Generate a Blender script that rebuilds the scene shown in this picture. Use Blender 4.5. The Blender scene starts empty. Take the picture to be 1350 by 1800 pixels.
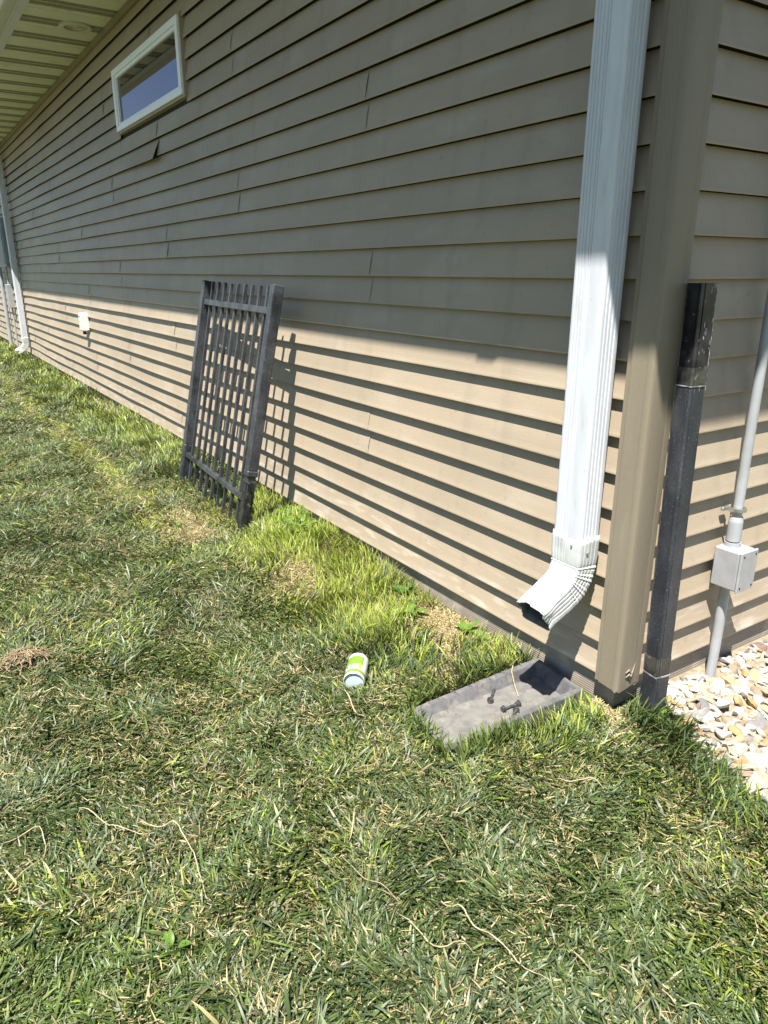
import bpy, math, random
import numpy as np
from mathutils import Vector, Matrix, Euler

# ------------------------------------------------------------------ camera, sky, sun, exposure
S = 0.1016                                   # one siding course (4 in) in metres; everything below is in courses
SC = bpy.context.scene
C = SC.collection
CAM = (11.571, -15.432, 11.187)
cd = bpy.data.cameras.new("camera"); cam = bpy.data.objects.new("camera", cd); C.objects.link(cam)
cam.location = [c * S for c in CAM]
cam.rotation_euler = (1.250957, -0.000235, 0.994062)
cd.sensor_fit = 'VERTICAL'; cd.sensor_height = 24.0; cd.lens = 24.0 * 1278.83 / 1800.0
cd.clip_start = 0.02; cd.clip_end = 2000
SC.camera = cam
SUN = Vector((0.75, -1.0, 2.75)).normalized()
el = math.asin(SUN.z); az = math.atan2(SUN.x, SUN.y)
w = bpy.data.worlds.new("World"); SC.world = w; w.use_nodes = True
nt = w.node_tree; nt.nodes.clear()
sky = nt.nodes.new('ShaderNodeTexSky'); sky.sky_type = 'NISHITA'; sky.sun_disc = False
sky.sun_elevation = el; sky.sun_rotation = az; sky.air_density = 1.0; sky.dust_density = 0.15; sky.ozone_density = 1.0
bg = nt.nodes.new('ShaderNodeBackground'); bg.inputs[1].default_value = 0.05
wo = nt.nodes.new('ShaderNodeOutputWorld')
nt.links.new(sky.outputs[0], bg.inputs[0]); nt.links.new(bg.outputs[0], wo.inputs[0])
ld = bpy.data.lights.new("sun", 'SUN'); ld.energy = 5.0; ld.angle = math.radians(0.5); ld.color = (1.0, 0.945, 0.845)
lo = bpy.data.objects.new("sun", ld); C.objects.link(lo)
lo.rotation_euler = SUN.to_track_quat('Z', 'Y').to_euler(); lo.location = (0, -3, 6)
SC.view_settings.view_transform = 'Standard'; SC.view_settings.look = 'None'
SC.view_settings.exposure = 1.38; SC.view_settings.gamma = 1.0
SC.cycles.use_denoising = True
SC.cycles.max_bounces = 8; SC.cycles.diffuse_bounces = 4; SC.cycles.glossy_bounces = 3; SC.cycles.transmission_bounces = 4
SC.cycles.transparent_max_bounces = 8; SC.cycles.sample_clamp_indirect = 6

rng = np.random.default_rng(7)
random.seed(7)

# ------------------------------------------------------------------ helpers
def tag(o, label=None, cat=None, group=None, kind=None):
    if label: o['label'] = label
    if cat: o['category'] = cat
    if group: o['group'] = group
    if kind: o['kind'] = kind
    return o

def thing(name, loc, label, cat, group=None):
    o = bpy.data.objects.new(name, None); C.objects.link(o)
    o.empty_display_size = 0.05
    o.location = [c * S for c in loc]
    return tag(o, label, cat, group)

class MB:
    """collects vertices (in courses, world place) and faces"""
    def __init__(self): self.v = []; self.f = []
    def add(self, vs, fs):
        n = len(self.v); self.v += [tuple(p) for p in vs]; self.f += [tuple(i + n for i in f) for f in fs]; return self
    def box(self, x0, x1, y0, y1, z0, z1, M=None, bev=0.0):
        if bev > 0:
            b = bev; vs = []; idx = {}
            import itertools
            for sx, sy, sz in itertools.product((0, 1), repeat=3):
                X = (x0, x1)[sx]; Y = (y0, y1)[sy]; Z = (z0, z1)[sz]
                dx = b if sx == 0 else -b; dy = b if sy == 0 else -b; dz = b if sz == 0 else -b
                idx[(sx, sy, sz, 'x')] = len(vs); vs.append((X, Y + dy, Z + dz))
                idx[(sx, sy, sz, 'y')] = len(vs); vs.append((X + dx, Y, Z + dz))
                idx[(sx, sy, sz, 'z')] = len(vs); vs.append((X + dx, Y + dy, Z))
            fs = []
            q = lambda *k: fs.append(tuple(idx[i] for i in k))
            for s in (0, 1):
                q((s,0,0,'x'),(s,1,0,'x'),(s,1,1,'x'),(s,0,1,'x')); q((0,s,0,'y'),(1,s,0,'y'),(1,s,1,'y'),(0,s,1,'y')); q((0,0,s,'z'),(1,0,s,'z'),(1,1,s,'z'),(0,1,s,'z'))
            for a in (0, 1):
                for c in (0, 1):
                    q((a,c,0,'x'),(a,c,1,'x'),(a,c,1,'y'),(a,c,0,'y')); q((a,0,c,'x'),(a,1,c,'x'),(a,1,c,'z'),(a,0,c,'z')); q((0,a,c,'y'),(1,a,c,'y'),(1,a,c,'z'),(0,a,c,'z'))
                    for e in (0, 1): q((a,c,e,'x'),(a,c,e,'y'),(a,c,e,'z'))
        else:
            vs = [(x, y, z) for x in (x0, x1) for y in (y0, y1) for z in (z0, z1)]
            fs = [(0,1,3,2),(4,6,7,5),(0,4,5,1),(2,3,7,6),(0,2,6,4),(1,5,7,3)]
        if M is not None: vs = [M @ Vector(p) for p in vs]
        return self.add(vs, fs)
    def sweep(self, prof, frames, closed=True, cap=True):
        """prof: list of 2D points; frames: list of (origin, ux, uy, scale)"""
        n = len(prof); vs = []
        for fr in frames:
            o, ux, uy = Vector(fr[0]), Vector(fr[1]), Vector(fr[2]); s = fr[3] if len(fr) > 3 else 1.0
            for (a, b) in prof: vs.append(o + ux * (a * s) + uy * (b * s))
        fs = []
        m = n if closed else n - 1
        for i in range(len(frames) - 1):
            for j in range(m):
                k = (j + 1) % n
                fs.append((i * n + j, i * n + k, (i + 1) * n + k, (i + 1) * n + j))
        if cap and closed:
            fs.append(tuple(range(n))[::-1]); fs.append(tuple((len(frames) - 1) * n + j for j in range(n)))
        return self.add(vs, fs)
    def cyl(self, p0, p1, r0, r1=None, n=16, cap=True):
        r1 = r0 if r1 is None else r1
        p0 = Vector(p0); p1 = Vector(p1); d = (p1 - p0).normalized()
        a = d.orthogonal().normalized(); b = d.cross(a)
        pr = [(math.cos(t * 2 * math.pi / n), math.sin(t * 2 * math.pi / n)) for t in range(n)]
        return self.sweep(pr, [(p0, a, b, r0), (p1, a, b, r1)], cap=cap)
    def tube(self, pts, rad, n=8, cap=True):
        pts = [Vector(p) for p in pts]; fr = []
        up = None
        for i, p in enumerate(pts):
            d = (pts[min(i + 1, len(pts) - 1)] - pts[max(i - 1, 0)]).normalized()
            if up is None: up = d.orthogonal().normalized()
            up = (up - d * up.dot(d)).normalized()
            r = rad[i] if isinstance(rad, (list, tuple)) else rad
            fr.append((p, up, d.cross(up), r))
        pr = [(math.cos(t * 2 * math.pi / n), math.sin(t * 2 * math.pi / n)) for t in range(n)]
        return self.sweep(pr, fr, cap=cap)
    def build(self, name, m, parent=None, smooth=False, angle=35, **kw):
        off = np.array(parent_loc(parent))
        v = np.array(self.v, dtype=float).reshape(-1, 3) - off
        me = bpy.data.meshes.new(name); me.from_pydata((v * S).tolist(), [], self.f)
        import bmesh
        bm = bmesh.new(); bm.from_mesh(me); bmesh.ops.recalc_face_normals(bm, faces=bm.faces); bm.to_mesh(me); bm.free()
        me.materials.append(m)
        if smooth:
            me.polygons.foreach_set('use_smooth', [True] * len(me.polygons)); me.set_sharp_from_angle(angle=math.radians(angle))
        o = bpy.data.objects.new(name, me); C.objects.link(o)
        if parent is not None: o.parent = parent
        if kw: tag(o, **kw)
        return o

def parent_loc(p):
    x = Vector((0, 0, 0))
    while p is not None: x = x + Vector(p.location) / S; p = p.parent
    return x

# value noise for shaping (numpy)
_P = rng.random((256, 256))
def vnoise(x, y, sc, seed=0):
    x = np.asarray(x, float) / sc + seed * 17.31; y = np.asarray(y, float) / sc + seed * 9.17
    xi = np.floor(x).astype(int); yi = np.floor(y).astype(int); fx = x - xi; fy = y - yi
    fx = fx * fx * (3 - 2 * fx); fy = fy * fy * (3 - 2 * fy)
    a = _P[xi & 255, yi & 255]; b = _P[(xi + 1) & 255, yi & 255]; c = _P[xi & 255, (yi + 1) & 255]; d = _P[(xi + 1) & 255, (yi + 1) & 255]
    return (a * (1 - fx) + b * fx) * (1 - fy) + (c * (1 - fx) + d * fx) * fy

# ------------------------------------------------------------------ materials
def mat(name, col, rough=0.5, col2=None, nscale=6.0, ndetail=6.0, stretch=(1, 1, 1), lo=0.35, hi=0.65, bump=0.0, bscale=60.0,
        bstretch=(1, 1, 1), spec=0.5, metal=0.0, layers=(), rvar=0.0, sss=0):
    m = bpy.data.materials.new(name); m.use_nodes = True; t = m.node_tree; N = t.nodes; L = t.links
    b = N['Principled BSDF']; b.inputs['Roughness'].default_value = rough; b.inputs['Metallic'].default_value = metal
    b.inputs['Specular IOR Level'].default_value = spec
    b.inputs['Base Color'].default_value = (*col, 1)
    tc = N.new('ShaderNodeTexCoord')
    def noise(scale, st, detail=6.0, dist=0.0):
        mp = N.new('ShaderNodeMapping'); mp.inputs['Scale'].default_value = st; L.new(tc.outputs['Object'], mp.inputs[0])
        n = N.new('ShaderNodeTexNoise'); n.inputs['Scale'].default_value = scale; n.inputs['Detail'].default_value = detail
        n.inputs['Distortion'].default_value = dist; L.new(mp.outputs[0], n.inputs['Vector']); return n
    def ramp(src, a, c):
        r = N.new('ShaderNodeMapRange'); r.inputs['From Min'].default_value = a; r.inputs['From Max'].default_value = c; r.clamp = True
        r.interpolation_type = 'SMOOTHSTEP'; L.new(src, r.inputs['Value']); return r.outputs[0]
    cur = None
    if col2 is not None:
        n = noise(nscale, stretch, ndetail); mx = N.new('ShaderNodeMix'); mx.data_type = 'RGBA'
        mx.inputs['A'].default_value = (*col, 1); mx.inputs['B'].default_value = (*col2, 1)
        L.new(ramp(n.outputs['Fac'], lo, hi), mx.inputs['Factor']); cur = mx.outputs['Result']
    for ly in layers:   # dict(col, scale, lo, hi, amt, stretch, zmin, zmax)
        n = noise(ly.get('scale', 8), ly.get('stretch', (1, 1, 1)), ly.get('detail', 8.0), ly.get('dist', 0.0))
        f = ramp(n.outputs['Fac'], ly['lo'], ly['hi'])
        if 'z0' in ly:
            sp = N.new('ShaderNodeSeparateXYZ'); L.new(tc.outputs['Object'], sp.inputs[0])
            zf = ramp(sp.outputs[2], ly['z0'], ly['z1'])
            mm = N.new('ShaderNodeMath'); mm.operation = 'MULTIPLY'; L.new(f, mm.inputs[0]); L.new(zf, mm.inputs[1]); f = mm.outputs[0]
        ma = N.new('ShaderNodeMath'); ma.operation = 'MULTIPLY'; ma.inputs[1].default_value = ly.get('amt', 1.0); L.new(f, ma.inputs[0])
        mx = N.new('ShaderNodeMix'); mx.data_type = 'RGBA'
        if cur is None: mx.inputs['A'].default_value = (*col, 1)
        else: L.new(cur, mx.inputs['A'])
        mx.inputs['B'].default_value = (*ly['col'], 1); L.new(ma.outputs[0], mx.inputs['Factor']); cur = mx.outputs['Result']
    if cur is not None: L.new(cur, b.inputs['Base Color'])
    if bump > 0:
        n = noise(bscale, bstretch, 5.0); bp = N.new('ShaderNodeBump'); bp.inputs['Strength'].default_value = bump
        bp.inputs['Distance'].default_value = 0.002; L.new(n.outputs['Fac'], bp.inputs['Height']); L.new(bp.outputs[0], b.inputs['Normal'])
    if rvar > 0:
        n = noise(nscale * 1.7, stretch, 5.0); r = N.new('ShaderNodeMapRange'); r.inputs['To Min'].default_value = rough - rvar; r.inputs['To Max'].default_value = rough + rvar
        L.new(n.outputs['Fac'], r.inputs['Value']); L.new(r.outputs[0], b.inputs['Roughness'])
    return m

def attr_mat(name, rough, spec, trans=0.0, bump=0.0, bscale=200, mottle=0.0):
    m = bpy.data.materials.new(name); m.use_nodes = True; t = m.node_tree; N = t.nodes; L = t.links
    b = N['Principled BSDF']; b.inputs['Roughness'].default_value = rough; b.inputs['Specular IOR Level'].default_value = spec
    a = N.new('ShaderNodeAttribute'); a.attribute_name = 'col'; col = a.outputs['Color']
    tc = N.new('ShaderNodeTexCoord')
    if mottle > 0:
        n = N.new('ShaderNodeTexNoise'); n.inputs['Scale'].default_value = 90; n.inputs['Detail'].default_value = 8; L.new(tc.outputs['Object'], n.inputs['Vector'])
        mr = N.new('ShaderNodeMapRange'); mr.inputs['From Min'].default_value = .3; mr.inputs['From Max'].default_value = .7
        mr.inputs['To Min'].default_value = 1 - mottle; mr.inputs['To Max'].default_value = 1 + mottle * .4; L.new(n.outputs['Fac'], mr.inputs['Value'])
        mx = N.new('ShaderNodeMix'); mx.data_type = 'RGBA'; mx.blend_type = 'MULTIPLY'; mx.inputs['Factor'].default_value = 1
        L.new(col, mx.inputs['A']); L.new(mr.outputs[0], mx.inputs['B']); col = mx.outputs['Result']
    L.new(col, b.inputs['Base Color'])
    if bump > 0:
        n = N.new('ShaderNodeTexNoise'); n.inputs['Scale'].default_value = bscale; n.inputs['Detail'].default_value = 6; L.new(tc.outputs['Object'], n.inputs['Vector'])
        bp = N.new('ShaderNodeBump'); bp.inputs['Strength'].default_value = bump; bp.inputs['Distance'].default_value = 0.002
        L.new(n.outputs['Fac'], bp.inputs['Height']); L.new(bp.outputs[0], b.inputs['Normal'])
    if trans > 0:
        tr = N.new('ShaderNodeBsdfTranslucent'); L.new(a.outputs['Color'], tr.inputs[0]); ms = N.new('ShaderNodeMixShader'); ms.inputs[0].default_value = trans
        L.new(b.outputs[0], ms.inputs[1]); L.new(tr.outputs[0], ms.inputs[2]); L.new(ms.outputs[0], N['Material Output'].inputs[0])
    return m

M = {}
SID = (0.366, 0.301, 0.224)
M['siding'] = mat('vinyl_siding', SID, .48, (0.330, 0.273, 0.206), nscale=2.2, stretch=(.5, .5, 1.5), bump=.22, bscale=55, bstretch=(.55, .55, 5), spec=.4, rvar=.08,
    layers=[dict(col=(.44, .385, .33), scale=5, lo=.48, hi=.75, amt=.38, stretch=(.6, .6, 1.6)),
            dict(col=(.25, .21, .165), scale=3.2, lo=.52, hi=.74, amt=.35, stretch=(3.2, 3.2, .5)),
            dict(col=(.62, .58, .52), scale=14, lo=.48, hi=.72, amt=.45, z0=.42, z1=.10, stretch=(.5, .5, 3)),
            dict(col=(.20, .17, .14), scale=40, lo=.62, hi=.75, amt=.3)])
M['trim'] = mat('corner_vinyl', (0.238, 0.204, 0.152), .5, (0.222, 0.190, 0.144), nscale=3, stretch=(2, 2, .4), bump=.3, bscale=130, bstretch=(3, 3, .6), spec=.35,
    layers=[dict(col=(.36, .33, .28), scale=14, lo=.52, hi=.76, amt=.45, stretch=(2, 2, .25), z0=1.2, z1=.0), dict(col=(.13, .12, .10), scale=6, lo=.64, hi=.76, amt=.3)])
M['skirt'] = mat('skirt_vinyl', (0.29, 0.255, 0.21), .55, (0.25, 0.22, 0.18), nscale=5, stretch=(1, 1, 4), bump=.4, bscale=30, bstretch=(.1, .1, 16),
    layers=[dict(col=(.45, .40, .34), scale=12, lo=.5, hi=.7, amt=.5)])
M['white'] = mat('white_aluminium', (.575, .605, .66), .36, (.52, .545, .60), nscale=12, stretch=(3, 3, .5), bump=.08, bscale=300, spec=.5,
    layers=[dict(col=(.42, .43, .42), scale=16, lo=.60, hi=.74, amt=.45, stretch=(2.5, 2.5, .5)), dict(col=(.25, .22, .18), scale=120, lo=.70, hi=.76, amt=.8)])
M['elbow'] = mat('painted_elbow', (.52, .54, .55), .34, (.46, .475, .48), nscale=20, bump=.25, bscale=60, spec=.5,
    layers=[dict(col=(.40, .39, .34), scale=30, lo=.58, hi=.75, amt=.5), dict(col=(.25, .22, .18), scale=120, lo=.68, hi=.76, amt=.7)])
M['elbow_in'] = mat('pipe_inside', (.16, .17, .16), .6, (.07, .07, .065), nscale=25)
M['soffit'] = mat('soffit_vinyl', (.66, .665, .55), .5, (.60, .605, .50), nscale=3, bump=.1, layers=[dict(col=(.36, .34, .24), scale=6, lo=.55, hi=.75, amt=.35)])
M['vent_strip'] = mat('soffit_perforated', (.30, .285, .20), .7, (.12, .115, .08), nscale=240, ndetail=1, lo=.45, hi=.55)
M['dark'] = mat('dark_void', (.02, .02, .018), .9)
M['gutter'] = mat('gutter_aluminium', (.50, .50, .45), .35, (.44, .44, .40), nscale=5)
M['shingle'] = mat('asphalt_shingle', (.09, .08, .07), .9, (.15, .13, .11), nscale=60, bump=.5)
M['blackmetal'] = mat('weathered_black_metal', (.021, .024, .032), .34, (.036, .040, .051), nscale=18, stretch=(1, 1, .35), bump=.15, bscale=400, spec=.5, rvar=.12,
    layers=[dict(col=(.20, .20, .215), scale=260, lo=.58, hi=.72, amt=.6), dict(col=(.11, .11, .12), scale=22, lo=.52, hi=.78, amt=.45, stretch=(1, 1, .3))])
M['gatemetal'] = mat('faded_black_paint', (.023, .026, .033), .38, (.050, .056, .067), nscale=16, stretch=(1, 1, .5), bump=.2, bscale=350, spec=.5,
    layers=[dict(col=(.17, .17, .18), scale=190, lo=.55, hi=.68, amt=.55), dict(col=(.006, .0065, .009), scale=9, lo=.52, hi=.72, amt=.8)])
M['glossblack'] = mat('gloss_black_paint', (.012, .012, .016), .22, (.03, .03, .035), nscale=30, spec=.6, layers=[dict(col=(.25, .25, .25), scale=60, lo=.66, hi=.72, amt=.5)])
M['tape'] = mat('clear_tape', (.025, .026, .028), .2, (.06, .06, .055), nscale=25, bump=.5, bscale=120, spec=.7, layers=[dict(col=(.3, .3, .28), scale=45, lo=.6, hi=.7, amt=.5)])
M['scuff'] = mat('scuffed_edge', (.34, .34, .36), .6, (.14, .14, .15), nscale=60, lo=.4, hi=.6)
M['pvc'] = mat('grey_conduit', (.36, .38, .41), .42, (.31, .33, .35), nscale=12, bump=.05, layers=[dict(col=(.34, .32, .28), scale=14, lo=.55, hi=.8, amt=.5, z0=.25, z1=-.1)])
M['box'] = mat('grey_plastic_box', (.33, .34, .37), .4, (.30, .31, .33), nscale=30, bump=.04)
M['galv'] = mat('galvanised', (.55, .56, .57), .35, metal=.9)
M['concrete'] = mat('grey_moulded_plastic', (.125, .125, .13), .8, (.085, .085, .09), nscale=22, bump=.9, bscale=90, spec=.25,
    layers=[dict(col=(.22, .205, .185), scale=26, lo=.46, hi=.70, amt=.6), dict(col=(.20, .14, .09), scale=9, lo=.60, hi=.75, amt=.4), dict(col=(.06, .06, .062), scale=55, lo=.6, hi=.7, amt=.5)])
M['silt'] = mat('silted_floor', (.165, .160, .152), .85, (.122, .120, .118), nscale=24, bump=.9, bscale=90, spec=.2,
    layers=[dict(col=(.22, .205, .185), scale=34, lo=.48, hi=.68, amt=.55), dict(col=(.21, .15, .10), scale=11, lo=.60, hi=.74, amt=.5), dict(col=(.07, .07, .072), scale=60, lo=.62, hi=.7, amt=.5)])
M['bolt'] = mat('black_oxide_steel', (.03, .032, .035), .45, (.08, .08, .08), nscale=60, spec=.6, bump=.2, bscale=500)
M['canwhite'] = mat('label_white', (.55, .58, .57), .35)
M['cangreen'] = mat('label_green', (.15, .27, .028), .35, (.18, .31, .045), nscale=40)
M['canbase'] = mat('pale_blue_base', (.50, .58, .62), .3)
M['canrecess'] = mat('label_grey_green', (.18, .27, .27), .4)
M['ink'] = mat('label_ink', (.03, .03, .03), .5)
M['yellow'] = mat('label_yellow', (.60, .33, .03), .4)
M['frame'] = mat('window_vinyl', (.88, .91, .98), .35, (.83, .86, .93), nscale=30, stretch=(.2, 1, 8))
M['straw'] = mat('dry_straw', (.48, .41, .27), .8, (.33, .26, .15), nscale=60)
M['meter'] = mat('meter_enclosure', (.24, .27, .30), .5, (.20, .23, .26), nscale=8)
M['outlet'] = mat('outlet_cover', (.74, .74, .72), .4, (.66, .66, .62), nscale=40)
M['ventring'] = mat('vent_plastic', (.52, .52, .43), .45)

def glass():
    m = bpy.data.materials.new('window_glass'); m.use_nodes = True; t = m.node_tree; N = t.nodes; L = t.links
    b = N['Principled BSDF']; b.inputs['Base Color'].default_value = (.012, .014, .02, 1); b.inputs['Roughness'].default_value = .02
    b.inputs['IOR'].default_value = 2.3; b.inputs['Specular IOR Level'].default_value = .9; b.inputs['Specular Tint'].default_value = (.86, .80, 1, 1)
    return m
M['glass'] = glass()

# ------------------------------------------------------------------ terrain
def ground_z(x, y):
    x = np.asarray(x, float); y = np.asarray(y, float)
    t = np.clip((-7 - x) / 9.0, 0, 1); t = t * t * (3 - 2 * t)
    base = -0.86 + 0.50 * t
    dA = np.maximum(-y, 0); dB = np.maximum(x, 0)
    d = np.hypot(dA, dB)
    z = base - 0.85 * (1 - np.exp(-d / 10.0))
    z = z + (vnoise(x, y, 7, 1) - .5) * .22 * np.clip(d / 3, .1, 1) + (vnoise(x, y, 2.2, 2) - .5) * .09 * np.clip(d / 3, .1, 1)
    u = (x + 1.98) * -.0876 + (y + .2) * -.9962; l = (x + 1.98) * .9962 + (y + .2) * -.0876      # hollow under the splash block
    z = z - .38 * np.clip((u + .4) / .4, 0, 1) * np.clip((5.0 - u) / .5, 0, 1) * np.clip((1.35 - np.abs(l)) / .3, 0, 1)
    return z
def gravel_edge(x):       # y of the lawn/gravel border as a function of x
    return np.interp(x, [-2, 0, .45, 1.9, 3.2, 4.5, 9, 20], [1.6, 1.6, 1.45, .95, .60, .30, -.9, -3.4])

def terrain():
    xs = np.concatenate([[-3000, -1200, -500, -300], np.arange(-180, -60, 3.), np.arange(-60, -20, 1.), np.arange(-20, 16, .35), [18, 22, 30, 60, 150, 500, 1200, 3000]])
    ys = np.concatenate([[-3000, -1200, -500, -150, -80, -50, -35], np.arange(-28, 9, .35), [10, 14, 20, 40, 80, 150, 500, 1200, 3000]])
    X, Y = np.meshgrid(xs, ys, indexing='ij'); Z = ground_z(X, Y)
    b = MB(); b.v = list(zip(X.ravel(), Y.ravel(), Z.ravel())); n = len(ys)
    b.f = [(i * n + j, (i + 1) * n + j, (i + 1) * n + j + 1, i * n + j + 1) for i in range(len(xs) - 1) for j in range(n - 1)]
    m = mat('soil_and_thatch', (.055, .045, .028), .95, (.14, .11, .065), nscale=45, bump=1.0, bscale=160, spec=.1,
            layers=[dict(col=(.055, .08, .026), scale=9, lo=.30, hi=.5, amt=.88), dict(col=(.30, .23, .13), scale=130, lo=.56, hi=.66, amt=.7)])
    return b.build('ground', m, None, smooth=True, angle=80, kind='structure')
terrain()

# ------------------------------------------------------------------ house
XF, YB, ZS = -150.0, 95.0, 27.0       # far end of the long wall, length of the short wall, soffit height
house = thing('house', (0, 0, -.9), 'tan vinyl sided house with a white framed strip window and cream soffit', 'house')
D = 0.20                             # how far each course slopes out
def siding_course(b, k, u0, u1, along, top=1.0, lift=None, extra=0.0, step=1.0, seed=0, drop=None):
    """one course of siding: `along` maps (u, depth, z) to world; depth 0 = lip, positive = into the wall"""
    n = max(2, int(abs(u1 - u0) / step) + 1)
    us = np.linspace(u0, u1, n)
    prof = [(.030, .03), (.022, .004), (.010, 0.0), (0.0, .018), (0.0, .055), (.012, .085)] + [(.012 + (D - .012) * (t - .085) / (1 - .085), t) for t in (.25, .45, .65, .85, 1.0)]
    vs = []
    for u in us:
        wv = (vnoise(u, k * 3.0, 9, 3) - .5) * .05 + (vnoise(u, k * 5.0, 3.1, 4) - .5) * .022
        amp = np.clip((-u - 4) / 42, .35, 2.3) if along is AL else .3
        wv *= amp
        zz = (vnoise(u, k * 7.0, 6, 5) - .5) * .03 * amp
        for (d, t) in prof:
            bow = math.sin(math.pi * min(1, t)) * .02 * (vnoise(u, k, 5, 6) - .5)
            l = 0.0
            if lift is not None: l = lift(u, t)
            tt = min(t, top) if t <= 1 else t
            vs.append(along(u, d + wv * (1 - .7 * min(1, t)) - l + bow, k + tt + zz * max(0, 1 - t) - (drop(u, t) if drop else 0)))
    m = len(prof)
    fs = [(i * m + j, (i + 1) * m + j, (i + 1) * m + j + 1, i * m + j + 1) for i in range(n - 1) for j in range(m - 1)]
    b.add(vs, fs)
AL = lambda u, d, z: (u, d, z)
BL = lambda u, d, z: (-d, u, z)
WX0, WX1, WZ0, WZ1 = -46.1, -32.0, 20.3, 24.2
def joints_for(mrow, lo_, hi_, org=-13.5, pitch=12.3):
    """panel joints of the double course mrow, staggered over three rows, as in the photograph"""
    js = []
    i = -12
    while True:
        x = org - pitch * i
        if x < lo_: break
        if x < hi_ and (8 - i - mrow) % 3 == 0: js.append(x + (random.random() - .5) * .25)
        i += 1
    return js
def wall_A():
    b = MB(); loose = MB()
    for k in range(27):
        m = k // 2
        random.seed(100 + m)
        js = [-0.45] + sorted(joints_for(m, XF, -3), reverse=True) + [XF]
        for a, c in zip(js[:-1], js[1:]):
            # panel from a (right) to c (left); its right end laps over the neighbour
            cuts = [(c, a + (.22 if a < -1 else 0))]
            if k in (20, 21, 22, 23):
                cuts = [(p, q) for (p, q) in ((c, min(a + .22, WX0 - .02)), (max(c, WX1 + .02), a + .22)) if q - p > .05] if not (a < WX0 or c > WX1) else cuts
                cuts = [(p, min(q, -0.45)) for p, q in cuts]
            for (p, q) in cuts:
                real_end = abs(q - (a + .22)) < 1e-6 and a < -1
                is_loose = (k == 18 and p < -48 < q + 3 and q < -36)
                def lift(u, t, q=q, real_end=real_end, is_loose=is_loose, k=k):
                    l = 0.0
                    if is_loose:
                        s = np.clip((u - (q - 12)) / 12, 0, 1) ** 1.3
                        l += .34 * s * max(0, 1 - t) ** 1.1
                    if real_end:
                        s = np.clip((u - (q - 1.0)) / 1.0, 0, 1)
                        l += s * (.010 + .030 * math.sin(math.pi * min(t * 1.05, 1)) * (.4 + 1.0 * ((k * 37) % 5) / 5)) * (1 if t < 1 else 0)
                    return l
                siding_course(loose if is_loose else b, k, p, q, AL, lift=lift, step=.55 if (q > -60) else 1.2, drop=(lambda u, t, q=q: .20 * float(np.clip((u - (q - 12)) / 12, 0, 1)) ** 1.3 * max(0, 1 - t)) if is_loose else None)
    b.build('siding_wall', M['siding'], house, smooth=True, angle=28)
    loose.build('siding_panel', M['siding'], house, smooth=True, angle=28, label='loose siding panel hanging away below the window')
def wall_B():
    b = MB()
    for k in range(27):
        m = k // 2; random.seed(300 + m)
        js = [.75] + sorted([j for j in [4.4 + 12.3 * ((m + 1) % 3) + 36.9 * q for q in range(-1, 3)] if 6 < j < YB]) + [YB]
        for a, c in zip(js[:-1], js[1:]):
            siding_course(b, k, a - (.22 if a > 1 else 0), c, BL, step=.8)
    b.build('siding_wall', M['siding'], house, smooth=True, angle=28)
wall_A(); wall_B()
b = MB(); b.box(XF, -.3, D + .05, .9, -3, ZS + 2).box(-.9, -D - .05, .9, YB, -3, ZS + 2).box(XF, -.9, YB, YB + .5, -3, ZS + 2).box(XF - .4, XF, D + .05, YB, -3, ZS + 2)
b.build('sheathing', M['dark'], house)  # near-black colour paints in the shade under each siding lap
# ribbed skirt board below the siding
def skirt(along, u0, u1):
    b = MB(); prof = []
    z = -2.2; i = 0
    while z < .06:
        prof += [(.17 + .006 * (i % 2), z), (.17 + .006 * (i % 2), z + .026)]; z += .036; i += 1
    us = np.linspace(u0, u1, 60); m = len(prof)
    vs = [along(u, d, z) for u in us for d, z in prof]
    b.add(vs, [(i * m + j, (i + 1) * m + j, (i + 1) * m + j + 1, i * m + j + 1) for i in range(len(us) - 1) for j in range(m - 1)])
    b.build('skirt_board', M['skirt'], house)
skirt(AL, XF, -.17); skirt(BL, .17, YB)
# corner trim
b = MB()
cp = [(-.72, .02), (-.72, -.08), (-.705, -.10), (-.60, -.10), (-.585, -.118), (-.565, -.118), (-.55, -.10), (-.54, -.15), (-.52, -.165), (-.06, -.165), (-.05, -.18), (-.03, -.185), (.10, -.185), (.145, -.16), (.16, -.12), (.16, -.03), (.145, -.01), (.145, .54), (.135, .56), (.095, .57), (.105, .59), (.11, .61), (.095, .62), (.095, .80), (.08, .86), (-.02, .86),
      (-.02, .82), (.06, .81), (.06, .58), (.10, .54), (.10, -.06), (.06, -.10), (-.51, -.095), (-.53, -.06), (-.68, -.06), (-.68, .02)]
zs = [-.13, -.05, .1, .6, 2, 5, 9, 14, 20, ZS]
b.sweep(cp, [((0.02 * math.sin(z * 1.3) * .3, 0, z), (1, 0, 0), (0, 1, 0)) for z in zs], cap=True)
for i, (x, y, z) in enumerate(b.v):        # chipped lower end
    if z < -.1: b.v[i] = (x, y, z + .05 * math.sin(x * 37 + y * 23) + (.10 if (x > .1 and .3 < y < .6) else 0))
b.build('corner_trim', M['trim'], house, smooth=True, angle=30)
b = MB(); b.tube([(.165, .12, .42), (.19, .22, .50), (.175, .33, .36), (.20, .30, .28), (.17, .42, .40), (.165, .50, .62)], [.012, .03, .035, .03, .02, .008], n=6)
b.tube([(.17, .14, .28), (.20, .24, .36), (.18, .30, .22), (.165, .36, .05)], [.01, .03, .02, .008], n=6)
b.build('trim_scar', M['trim'], house, smooth=True)

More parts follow.
